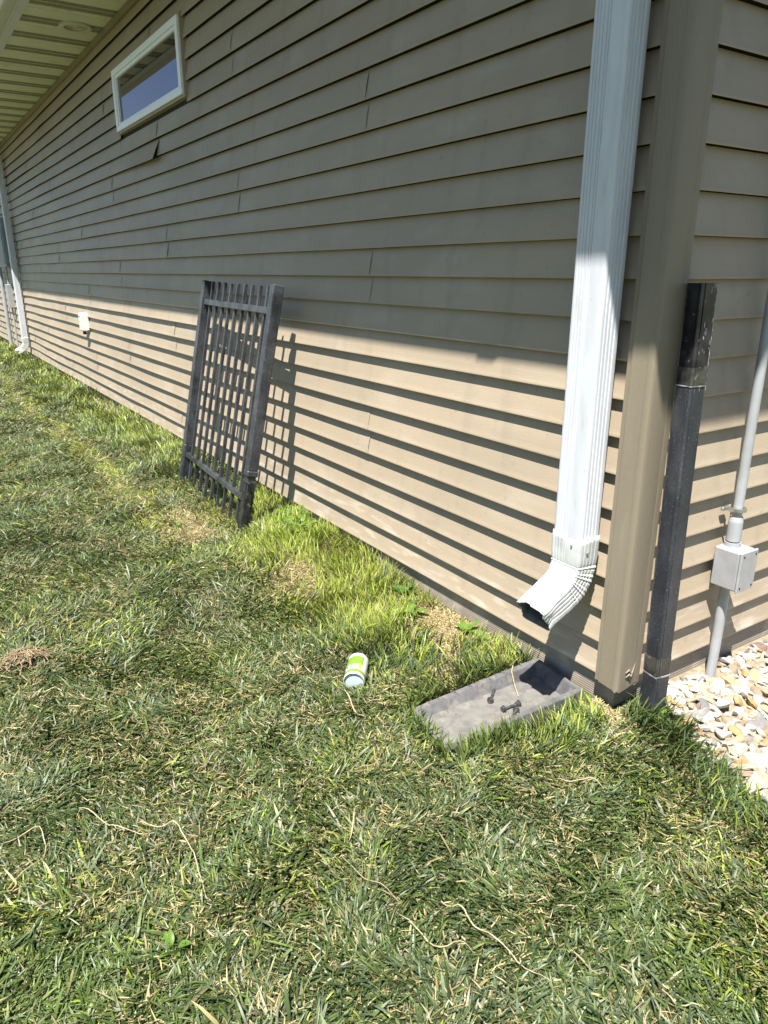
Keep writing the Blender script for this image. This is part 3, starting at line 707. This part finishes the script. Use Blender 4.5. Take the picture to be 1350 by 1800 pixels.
ST = [
    ([(-4.72, -13.73), (-4.0, -13.3), (-3.46, -13.13), (-2.95, -12.4)], .022, 'forked dry stem left of the long kinked one on the lawn'),
    ([(-3.36, -12.63), (-3.03, -12.05), (-2.73, -11.83), (-1.71, -11.88), (-.41, -12.03)], .028, 'long kinked dry stem in the lower left of the lawn, bent like a hook'),
    ([(-4.55, -15.46), (-4.51, -14.56), (-3.52, -14.66), (-2.95, -15.53)], .020, 'looping dry stem at the left edge of the picture'),
    ([(-1.07, -8.04), (-.6, -8.4), (-.11, -8.79)], .026, 'short straight dry stem standing out in the middle of the lawn'),
    ([(.17, -9.15), (1.0, -8.9), (1.82, -8.73)], .012, 'thin dry stem running on from the middle of the lawn'),
    ([(2.27, -7.96), (2.7, -7.75), (3.12, -7.75), (4.0, -7.6), (4.84, -7.42)], .024, 'long curved dry stem in the bottom centre of the lawn'),
    ([(2.0, -8.9), (2.94, -8.8), (3.33, -8.29), (3.59, -8.1)], .018, 'wavy dry stem just below the middle of the lawn'),
    ([(6.12, -5.86), (6.45, -5.7), (6.73, -5.48)], .022, 'stubby dry stem at the bottom right of the lawn'),
    ([(.81, -3.0), (1.35, -2.38), (1.7, -2.2)], .020, 'dry stem in the grass in front of the splash block'),
    ([(-5.9, -5.56), (-4.95, -5.85), (-4.16, -5.89)], .030, 'pale curved dry stem trailing from the can'),
]
for i, (p, wd, lb) in enumerate(ST): strand([gpt(*q) for q in p], wd * .62, lb, i)
b = MB(); b.tube([sb(.95, -1.05, .46), sb(1.15, -.85, .42), sb(1.25, -.55, .14), sb(1.45, -.1, .06)], .014, n=5)
tag(b.build('dry_strand', M['straw'], None, smooth=True), 'bent dry stem draped over the splash block wall', 'dry stem')

nx, ny = gpt(-13.57, -13.75)
b = MB(); pr = random.Random(3)
for i in range(170):
    a = pr.random() * 6.28; r = abs(pr.gauss(0, .40)); h = .30 * math.exp(-(r / .45) ** 2)
    cxx, cyy = nx + r * math.cos(a) * 1.0, ny + r * math.sin(a) * 1.35; cz = float(ground_z(cxx, cyy)) + .22 + h * (.4 + pr.random())
    hd = pr.random() * 6.28; l = .25 + pr.random() * .55; pts = []
    for q in range(6):
        s = (q / 5 - .5) * l; bend = (pr.random() - .5) * .06
        pts.append((cxx + s * math.cos(hd) - bend * math.sin(hd), cyy + s * math.sin(hd) + bend * math.cos(hd), cz + .05 * math.sin(q * 1.7 + i) - abs(s) * .25))
    b.tube(pts, .013, n=4)
M['rust_straw'] = mat('brown_straw', (.34, .27, .17), .85, (.21, .15, .09), nscale=50)
tag(b.build('straw_clump', M['rust_straw'], None, smooth=True), 'tangled clump of brown dead grass at the left edge of the lawn', 'straw clump')

def leafmat(name, c, c2): 
    m = mat(name, c, .45, c2, nscale=30, spec=.4); t_ = m.node_tree; N = t_.nodes; L = t_.links
    tr = N.new('ShaderNodeBsdfTranslucent'); tr.inputs[0].default_value = (c[0] * 1.3, c[1] * 1.3, c[2], 1); ms = N.new('ShaderNodeMixShader'); ms.inputs[0].default_value = .35
    L.new(N['Principled BSDF'].outputs[0], ms.inputs[1]); L.new(tr.outputs[0], ms.inputs[2]); L.new(ms.outputs[0], N['Material Output'].inputs[0]); return m
M['leaf'] = leafmat('weed_leaf', (.15, .25, .04), (.10, .19, .035)); M['leafdark'] = leafmat('clover_leaf', (.07, .17, .04), (.11, .23, .05))
def leaf(b, p, hd, el_, ln, wd, curl=.5, lobes=0):
    p = Vector(p); h = Vector((math.cos(hd), math.sin(hd), 0)); s = Vector((-h.y, h.x, 0)); vs = []; n = 8; q = p.copy(); e_ = el_
    for i in range(n + 1):
        f = i / n; w_ = wd * math.sin(math.pi * min(1, f ** .8 * .96 + .04)) ** .8 * (1 + (.28 * math.sin(f * 22) if lobes else 0)); up = Vector((0, 0, 1)) * math.cos(e_) - h * math.sin(e_)
        vs += [q - s * w_ + up * w_ * .35, q, q + s * w_ + up * w_ * .35]
        d = h * math.cos(e_) + Vector((0, 0, 1)) * math.sin(e_); q = q + d * (ln / n); e_ -= curl / n
    b.add(vs, [(i * 3 + k, i * 3 + k + 1, i * 3 + k + 4, i * 3 + k + 3) for i in range(n) for k in (0, 1)])
def weed(x, y, nl, ln, wd, label, m='leaf', seed=0, el_=.8, hgt=.0, spread=.05, lobes=0):
    rr = random.Random(seed); z = float(ground_z(x, y)); b = MB(); st = MB()
    for i in range(nl):
        a = i * 2.4 + rr.random() * .6; r = spread * rr.random(); zz = z + .08 + hgt * rr.random()
        px_, py_ = x + r * math.cos(a), y + r * math.sin(a)
        px_ = px_; py_ = min(py_, -.05) if x < 0 else py_
        st.tube([(px_, py_, z - .02), (px_, py_, zz)], .018, n=5)
        leaf(b, (px_, py_, zz), a, el_ + (rr.random() - .5) * .6, ln * (.7 + .5 * rr.random()), wd * (.7 + .6 * rr.random()), .9, lobes)
    t = thing('weed', (x, y, z), label, 'weed'); b.add(st.v, st.f)
    b.build('foliage', M[m], t, smooth=True, angle=60)
weed(-6.0, -.55, 6, .62, .12, 'broad leafed weed nearest the wall on the bare patch', seed=1, el_=.9)
weed(-8.3, -1.35, 9, .85, .13, 'jagged leafed dandelion at the left side of the bare patch', seed=2, el_=.5, lobes=1)
weed(-5.2, -.62, 4, .45, .10, 'tiny two leafed weed between the bare patch and the tall grass tuft', seed=3, el_=1.1)
weed(-16.8, -1.7, 60, .42, .085, 'bushy bright green weed by the wall just right of the fence panel', seed=4, hgt=.55, spread=1.3, el_=.7)
weed(-19.0, -1.2, 34, .40, .075, 'darker leafy weed in the shade behind the fence panel foot', m='leafdark', seed=5, hgt=.45, spread=1.0, el_=.6)
weed(-9.6, -.75, 22, .26, .085, 'small round leafed clover patch against the wall left of the bare patch', m='leafdark', seed=6, hgt=.25, spread=.5)
weed(1.02, .62, 9, .24, .07, 'small bright green weed at the foot of the black post', seed=7, hgt=.3, spread=.15)
lx, ly = gpt(.26, -12.99)
weed(lx, ly, 5, .34, .06, 'little pale green weed in the lower left of the lawn', seed=8, hgt=.25, spread=.12)
weed(-21.9, -5.6, 7, .30, .07, 'low light green weed in the lawn left of the fence panel foot', seed=9, hgt=.15, spread=.3)

# ------------------------------------------------------------------ grass
def blades(x, y, ln, wd, azm, lean, curl, tw, c_root, c_tip, z0=None):
    n = len(x); sarr = (0, .36, .72, 1.0); wr = (.75, 1.0, .72, .06)
    z = (ground_z(x, y) if z0 is None else z0) - .02
    P = np.stack([x, y, z], 1); hd = np.stack([np.cos(azm), np.sin(azm), np.zeros(n)], 1); sd = np.stack([-np.sin(azm), np.cos(azm), np.zeros(n)], 1)
    V = np.empty((n, 7, 3)); Cc = np.empty((n, 7, 4)); Cc[..., 3] = 1
    prev = 0; q = P.copy(); gz = z.copy()
    for i, s in enumerate(sarr):
        th = lean + curl * s
        if i:
            thm = lean + curl * (s + prev) / 2
            q = q + (hd * np.sin(thm)[:, None] + np.array([0, 0, 1.0]) * np.cos(thm)[:, None]) * (ln * (s - prev))[:, None]
            q[:, 2] = np.maximum(q[:, 2], gz + .03)
        nrm = -hd * np.cos(th)[:, None] + np.array([0, 0, 1.0]) * np.sin(th)[:, None]
        side = sd * np.cos(tw)[:, None] + nrm * np.sin(tw)[:, None]
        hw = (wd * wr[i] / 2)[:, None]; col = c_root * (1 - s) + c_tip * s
        if i < 3:
            V[:, 2 * i] = q - side * hw; V[:, 2 * i + 1] = q + side * hw; Cc[:, 2 * i, :3] = col; Cc[:, 2 * i + 1, :3] = col
        else: V[:, 6] = q; Cc[:, 6, :3] = col
        prev = s
    return V, Cc
def grass_object(name, sets, m, **kw):
    V = np.concatenate([s[0] for s in sets]); Cc = np.concatenate([s[1] for s in sets]); n = len(V)
    me = bpy.data.meshes.new(name); base = (np.arange(n) * 7)[:, None]
    quads = (base + np.array([[0, 1, 3, 2, 2, 3, 5, 4]])).reshape(-1); tris = (base + np.array([[4, 5, 6]])).reshape(-1)
    loops = np.concatenate([quads, tris]).astype(np.int32)
    starts = np.concatenate([np.arange(2 * n) * 4, 8 * n + np.arange(n) * 3]).astype(np.int32); tot = np.concatenate([np.full(2 * n, 4), np.full(n, 3)]).astype(np.int32)
    me.vertices.add(n * 7); me.vertices.foreach_set('co', (V.reshape(-1) * S).astype(np.float32))
    me.loops.add(len(loops)); me.loops.foreach_set('vertex_index', loops)
    me.polygons.add(3 * n); me.polygons.foreach_set('loop_start', starts); me.polygons.foreach_set('loop_total', tot)
    me.polygons.foreach_set('use_smooth', np.ones(3 * n, bool))
    me.update(calc_edges=True)
    a = me.attributes.new('col', 'FLOAT_COLOR', 'POINT'); a.data.foreach_set('color', Cc.reshape(-1).astype(np.float32))
    me.materials.append(m); o = bpy.data.objects.new(name, me); C.objects.link(o); tag(o, **kw); return o

camx, camy = CAM[0], CAM[1]
def ring_pts(r0, r1, dens, a0=96, a1=197):
    n = int(.5 * math.radians(a1 - a0) * (r1 * r1 - r0 * r0) * dens)
    r = np.sqrt(rng.random(n) * (r1 * r1 - r0 * r0) + r0 * r0); a = np.radians(a0 + (a1 - a0) * rng.random(n))
    return camx + r * np.cos(a), camy + r * np.sin(a)
def lawn_mask(x, y, fuzz=.25):
    wob = (vnoise(x, y, 1.2, 11) - .5) * .7 + (vnoise(x, y, .4, 12) - .5) * .35
    wallA = (y < -.06 - .0 * x)
    lawnA = (x <= .3) & wallA
    lawnB = (x > .3) & (y < gravel_edge(x) + wob)
    ok = lawnA | lawnB
    # splash block footprint
    dx = x - a0.x; dy = y - a0.y; u = dx * axd.x + dy * axd.y; l = dx * lat.x + dy * lat.y
    ok &= ~((u > -.3) & (u < LB - .1 + .3 * (vnoise(x, y, .5, 13) - .5)) & (np.abs(l) < 1.26))
    # can footprint
    dx = x - n0.x; dy = y - n0.y; u = (dx * ax.x + dy * ax.y); l = np.abs(dx * -ax.y + dy * ax.x)
    ok &= ~((u > .02) & (u < LC) & (l < .26))
    # posts
    ok &= ~((np.abs(x - PB.x) < .27) & (np.abs(y - PB.y) < .27))
    return ok
def bare(x, y):         # 1 on bare / thatchy ground
    def el_(cx_, cy_, rx, ry, ro=0):
        c, s = math.cos(ro), math.sin(ro); dx = (x - cx_) * c + (y - cy_) * s; dy = -(x - cx_) * s + (y - cy_) * c
        return np.clip(1.6 - 1.2 * np.sqrt((dx / rx) ** 2 + (dy / ry) ** 2) + (vnoise(x, y, .6, 21) - .5) * .9, 0, 1)
    v = np.maximum.reduce([el_(-6.9, -.75, 1.9, .85), el_(-5.0, -2.2, 1.2, .5, -.4) * .7, el_(-.5, -.25, .9, .35), el_(-13.3, -3.4, 1.4, .9) * .7, el_(-21.5, -5.2, 3.2, 1.0, -.3) * .6, el_(-30.0, -6.3, 5, .9) * .55, el_(-57, -.8, 6, .7) * .7])
    return v
lawn_sets = []
TONE = 1.0
def pal(*cs): return np.array(cs)
GREENS = pal((.058, .090, .020), (.078, .114, .028), (.104, .144, .036), (.038, .062, .017), (.155, .190, .052), (.092, .118, .036))
BLUEG = pal((.064, .092, .040), (.094, .130, .062), (.048, .074, .032), (.16, .195, .115))
YELLS = pal((.25, .33, .036), (.31, .38, .048), (.19, .27, .032), (.38, .42, .09))
STRAW = pal((.34, .29, .14), (.44, .38, .20), (.24, .19, .09), (.36, .33, .18), (.17, .13, .06))
def pick(p, n): return p[rng.integers(0, len(p), n)] * (1 + (rng.random((n, 1)) - .5) * .35)
def flow(x, y): return (vnoise(x, y, 5.5, 31) * 2.2 + vnoise(x, y, 1.7, 32) * .9) * 2 * math.pi
for r0, r1, dens, ws in ((6, 15, 600, .95), (15, 24, 540, .92), (24, 38, 360, .92), (38, 62, 200, 1.05), (62, 110, 65, 1.6), (110, 175, 22, 2.4)):
    x, y = ring_pts(r0, r1, dens)
    # gather most blades into small tufts
    tx = np.round(x / .26 + (vnoise(x, y, .9, 40) - .5)) * .26; ty = np.round(y / .26 + (vnoise(x, y, .9, 41) - .5)) * .26
    f = rng.random(len(x)) * .55; jx = vnoise(tx, ty, .11, 42) - .5; jy = vnoise(tx, ty, .11, 43) - .5
    x = x * (1 - f) + (tx + jx * .2) * f; y = y * (1 - f) + (ty + jy * .2) * f
    ok = lawn_mask(x, y) & (y > -26); bz = bare(x, y)
    ok &= rng.random(len(x)) > np.clip(bz * 1.15, 0, .97)
    thin = np.clip((vnoise(x, y, 1.1, 44) - .25) * 2.2, .35, 1); ok &= rng.random(len(x)) < thin
    x, y, bz = x[ok], y[ok], bz[ok]; n = len(x)
    nearw = np.clip((5.6 + y + (vnoise(x, y, 3, 50) - .5) * 3) / 3.2, 0, 1) * (x < .3)          # inside the drip line: taller, finer, brighter
    bright = nearw * np.clip((x + 27) / 5, 0, 1) * np.clip((-4.0 - x) / 4, .25, 1)
    drip = np.exp(-((y + 6.1 + (vnoise(x, y, 4, 51) - .5) * 1.6) / .75) ** 2) * np.clip((-19 - x) / 4, 0, 1)
    far = np.clip((-26 - x) / 8, 0, 1)
    tuft = np.exp(-(((x + 4.1) / 1.3) ** 2 + ((y + .75) / .55) ** 2))
    yl = np.clip(bright * 1.0 + drip * .8 + nearw * far * .5 + tuft * .9 + .05 + (vnoise(x, y, 2.3, 52) - .55) * .45, 0, 1)
    ln = (.22 + .38 * rng.random(n)) * (1 + .40 * nearw + .35 * tuft) * (1 + .30 * (vnoise(x, y, 2.6, 53) - .5))
    edge = (x > -1.0) & (y > gravel_edge(x) - 1.6); ln = np.where(edge, ln * 1.5, ln)
    wd = (.026 + .032 * rng.random(n) ** 1.3) * ws * np.where(yl > .6, .72, 1)
    gd = np.abs((x - GO.x) * -.056 - (y - GO.y)); gate_zone = (x < -19.0) & (x > -30.8) & (y > GO.y - 1.1) & (y < GO.y + 1.0); ln = np.where(gate_zone, ln * .62, ln)
    longb = rng.random(n) < .03; ln = np.where(longb, ln * 1.55, ln); wd = np.where(longb, wd * 1.5, wd)
    up = np.clip(nearw * .9 + tuft + np.where(edge, .55, 0), 0, 1)
    lean = np.where(rng.random(n) < up, .10 + .45 * rng.random(n), .55 + .80 * rng.random(n)); curl = .15 + .75 * rng.random(n)
    azm = flow(x, y) + rng.normal(0, 1.05, n)
    base = np.where((rng.random(n) < (.34 + .6 * (vnoise(x, y, 3.7, 54) - .5)))[:, None], pick(BLUEG, n), pick(GREENS, n)) * (.80 + .5 * vnoise(x, y, 1.4, 55))[:, None]
    base = base * np.array([.90, 1.0, .98])
    base = np.where((rng.random(n) < yl * .9)[:, None], pick(YELLS, n), base)
    dead = rng.random(n) < (.03 + .12 * drip + .25 * bz + .06 * (vnoise(x, y, 1.9, 56) > .62)); base = np.where(dead[:, None], pick(STRAW, n), base)
    root = base * .34 + pick(STRAW, n) * .05  # dark root end: shade between the blades put into the colour
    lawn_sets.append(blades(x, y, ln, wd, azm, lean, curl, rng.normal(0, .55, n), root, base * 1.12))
    # flat dead thatch between the blades
    x, y = ring_pts(r0, r1, dens * .16); ok = lawn_mask(x, y) & (y > -26); x, y = x[ok], y[ok]; n = len(x); bz = bare(x, y)
    zz = ground_z(x, y) + .01 + rng.random(n) * (.09 * (1 - bz) + .03)
    lawn_sets.append(blades(x, y, .10 + .30 * rng.random(n), (.014 + .018 * rng.random(n)) * ws, rng.random(n) * 6.28, 1.2 + .35 * rng.random(n), rng.normal(0, .3, n), rng.normal(0, .5, n), pick(STRAW, n), pick(STRAW, n), z0=zz))
# extra straw mulch where the ground is bare
for cxx, cyy, rx, ry, nn in ((-6.8, -.75, 1.9, .9, 12000), (-5.0, -2.1, 1.5, .9, 6000), (-.4, -.2, 1.3, .6, 2500), (-13.3, -3.4, 1.8, 1.2, 3000), (-21.5, -5.2, 3.4, 1.2, 3500)):
    x = cxx + rng.normal(0, .55, nn) * rx; y = cyy + rng.normal(0, .55, nn) * ry; ok = lawn_mask(x, y); x, y = x[ok], y[ok]; n = len(x); mul = STRAW * np.array([1.22, 1.16, 1.22])
    lawn_sets.append(blades(x, y, .08 + .20 * rng.random(n), .016 + .022 * rng.random(n), rng.random(n) * 6.28, 1.25 + .35 * rng.random(n), rng.normal(0, .4, n), rng.normal(0, .5, n), pick(mul, n), pick(mul, n), z0=ground_z(x, y) + rng.random(n) * .10))
# long blades leaning over the splash block's edges
nn = 900; u = rng.random(nn) * LB; side = np.where(rng.random(nn) < .72, 1, -1); l = side * (1.30 + .22 * rng.random(nn) ** 2)
fr_ = rng.random(nn) < .25; u = np.where(fr_, LB - .05 + .25 * rng.random(nn), u); l = np.where(fr_, (rng.random(nn) - .5) * 2.2, l)
keep = (u > 2.6) | (side < 0); u, l, side = u[keep], l[keep], side[keep]; n = len(u)
x = a0.x + axd.x * u + lat.x * l; y = a0.y + axd.y * u + lat.y * l; ok = y < -.15; x, y, side = x[ok], y[ok], side[ok]; n = len(x)
lawn_sets.append(blades(x, y, .45 + .45 * rng.random(n), .040 + .02 * rng.random(n), rng.normal(0, 1.3, n) + np.where(side > 0, math.pi, 0), .05 + .5 * rng.random(n), .1 + .5 * rng.random(n), rng.normal(0, .5, n), pick(GREENS, n), pick(GREENS, n) * 1.3))
nblades = sum(len(s[0]) for s in lawn_sets); print('blades', nblades)
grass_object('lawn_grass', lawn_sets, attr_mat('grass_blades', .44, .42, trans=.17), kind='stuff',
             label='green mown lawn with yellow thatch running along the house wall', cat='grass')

# ------------------------------------------------------------------ gravel
def gravel():
    import bmesh
    def unit(sub):
        bm = bmesh.new(); bmesh.ops.create_icosphere(bm, subdivisions=sub, radius=1); bm.verts.ensure_lookup_table()
        v = np.array([tuple(q.co) for q in bm.verts]); f = np.array([[q.index for q in fc.verts] for fc in bm.faces]); bm.free(); return v, f
    units = {2: unit(2), 3: unit(3)}
    Vs, Fs, Cs = [], [], []; off = 0
    cols = pal((.50, .46, .38), (.54, .51, .45), (.42, .36, .27), (.46, .43, .38), (.36, .28, .19), (.36, .355, .35), (.36, .20, .09), (.44, .28, .12), (.20, .13, .11), (.50, .40, .22), (.24, .23, .235), (.58, .55, .49), (.52, .49, .42))
    pw = np.array([.15, .16, .10, .12, .07, .06, .05, .04, .04, .05, .03, .08, .05]); pw = pw / pw.sum()
    pts = []
    for layer, (sp, z) in enumerate(((.29, -.03), (.30, .05), (.50, .13))):
        gx = np.arange(.10, 15, sp); gy = np.arange(-4.0, 13, sp)
        for a in gx:
            for c in gy:
                px_ = a + (rng.random() - .5) * sp * .9; py_ = c + (rng.random() - .5) * sp * .9
                if py_ < float(gravel_edge(px_)) - .05 + (.25 if layer else 0) * rng.random(): continue
                if px_ < .20 and py_ > .8: px_ = .2
                if abs(px_ - PB.x) < .42 and abs(py_ - PB.y) < .42: continue
                if abs(px_ - cx) < .28 and abs(py_ - cy) < .28: continue
                pts.append((px_, py_, z + rng.random() * .06, layer))
    for (px_, py_, z, layer) in pts:
        v, f = units[3 if (px_ < 5.5 and py_ < 9) else 2]
        s = (.115 + .165 * rng.random() ** 1.7) * np.array([1.0 + .75 * rng.random(), .70 + .30 * rng.random(), .45 + .22 * rng.random()])
        q = v.copy()
        for _ in range(9):     # flat broken facets
            nrm = rng.normal(size=3); nrm /= np.linalg.norm(nrm); dlim = .46 + .30 * rng.random(); dd = q @ nrm; over = np.maximum(dd - dlim, 0); q -= over[:, None] * nrm
        q *= 1 + .05 * np.sin(q[:, [1, 2, 0]] * 5 + rng.random(3) * 6)
        q = q * s
        e_ = Euler((rng.normal(0, .35), rng.normal(0, .35), rng.random() * 6.28)).to_matrix(); q = q @ np.array(e_).T
        q += (px_, py_, float(ground_z(px_, py_)) + z)
        if px_ < .5: q[:, 0] = np.maximum(q[:, 0], -.05)
        Vs.append(q); Fs.append(f + off); off += len(q)
        c = cols[rng.choice(len(cols), p=pw)]; c = (c * .88 + c.mean() * .10) * (.70 + .24 * rng.random()); Cs.append(np.tile(np.append(c, 1), (len(q), 1)))
    V = np.concatenate(Vs); F = np.concatenate(Fs); CC = np.concatenate(Cs)
    me = bpy.data.meshes.new('gravel'); me.vertices.add(len(V)); me.vertices.foreach_set('co', (V * S).reshape(-1).astype(np.float32))
    me.loops.add(F.size); me.loops.foreach_set('vertex_index', F.reshape(-1).astype(np.int32)); me.polygons.add(len(F))
    me.polygons.foreach_set('loop_start', (np.arange(len(F)) * 3).astype(np.int32)); me.polygons.foreach_set('loop_total', np.full(len(F), 3, np.int32))
    me.polygons.foreach_set('use_smooth', np.ones(len(F), bool)); me.update(calc_edges=True)
    at = me.attributes.new('col', 'FLOAT_COLOR', 'POINT'); at.data.foreach_set('color', CC.reshape(-1).astype(np.float32))
    me.materials.append(attr_mat('gravel_stone', .75, .3, bump=.35, bscale=140, mottle=.22)); me.set_sharp_from_angle(angle=math.radians(32))
    o = bpy.data.objects.new('gravel', me); C.objects.link(o); tag(o, 'pale river stone gravel bed along the short wall', 'gravel', kind='stuff')
    print('stones', len(pts))
gravel()
gx_ = np.arange(0.0, 15.1, .35); gy_ = np.arange(0, 1.01, .04); b = MB()
for x_ in gx_:
    e0 = float(gravel_edge(x_)) + .25
    for f_ in gy_: y_ = e0 + (16 - e0) * f_; b.v.append((x_ - (.16 if x_ == 0 else 0), y_, float(ground_z(x_, y_)) + .05))
nn = len(gy_); b.f = [(i * nn + j, (i + 1) * nn + j, (i + 1) * nn + j + 1, i * nn + j + 1) for i in range(len(gx_) - 1) for j in range(nn - 1)]
b.build('gravel_bed', mat('sandy_bed', (.30, .25, .18), .95, (.20, .16, .11), nscale=60, bump=1, bscale=150), None, smooth=True, kind='structure')
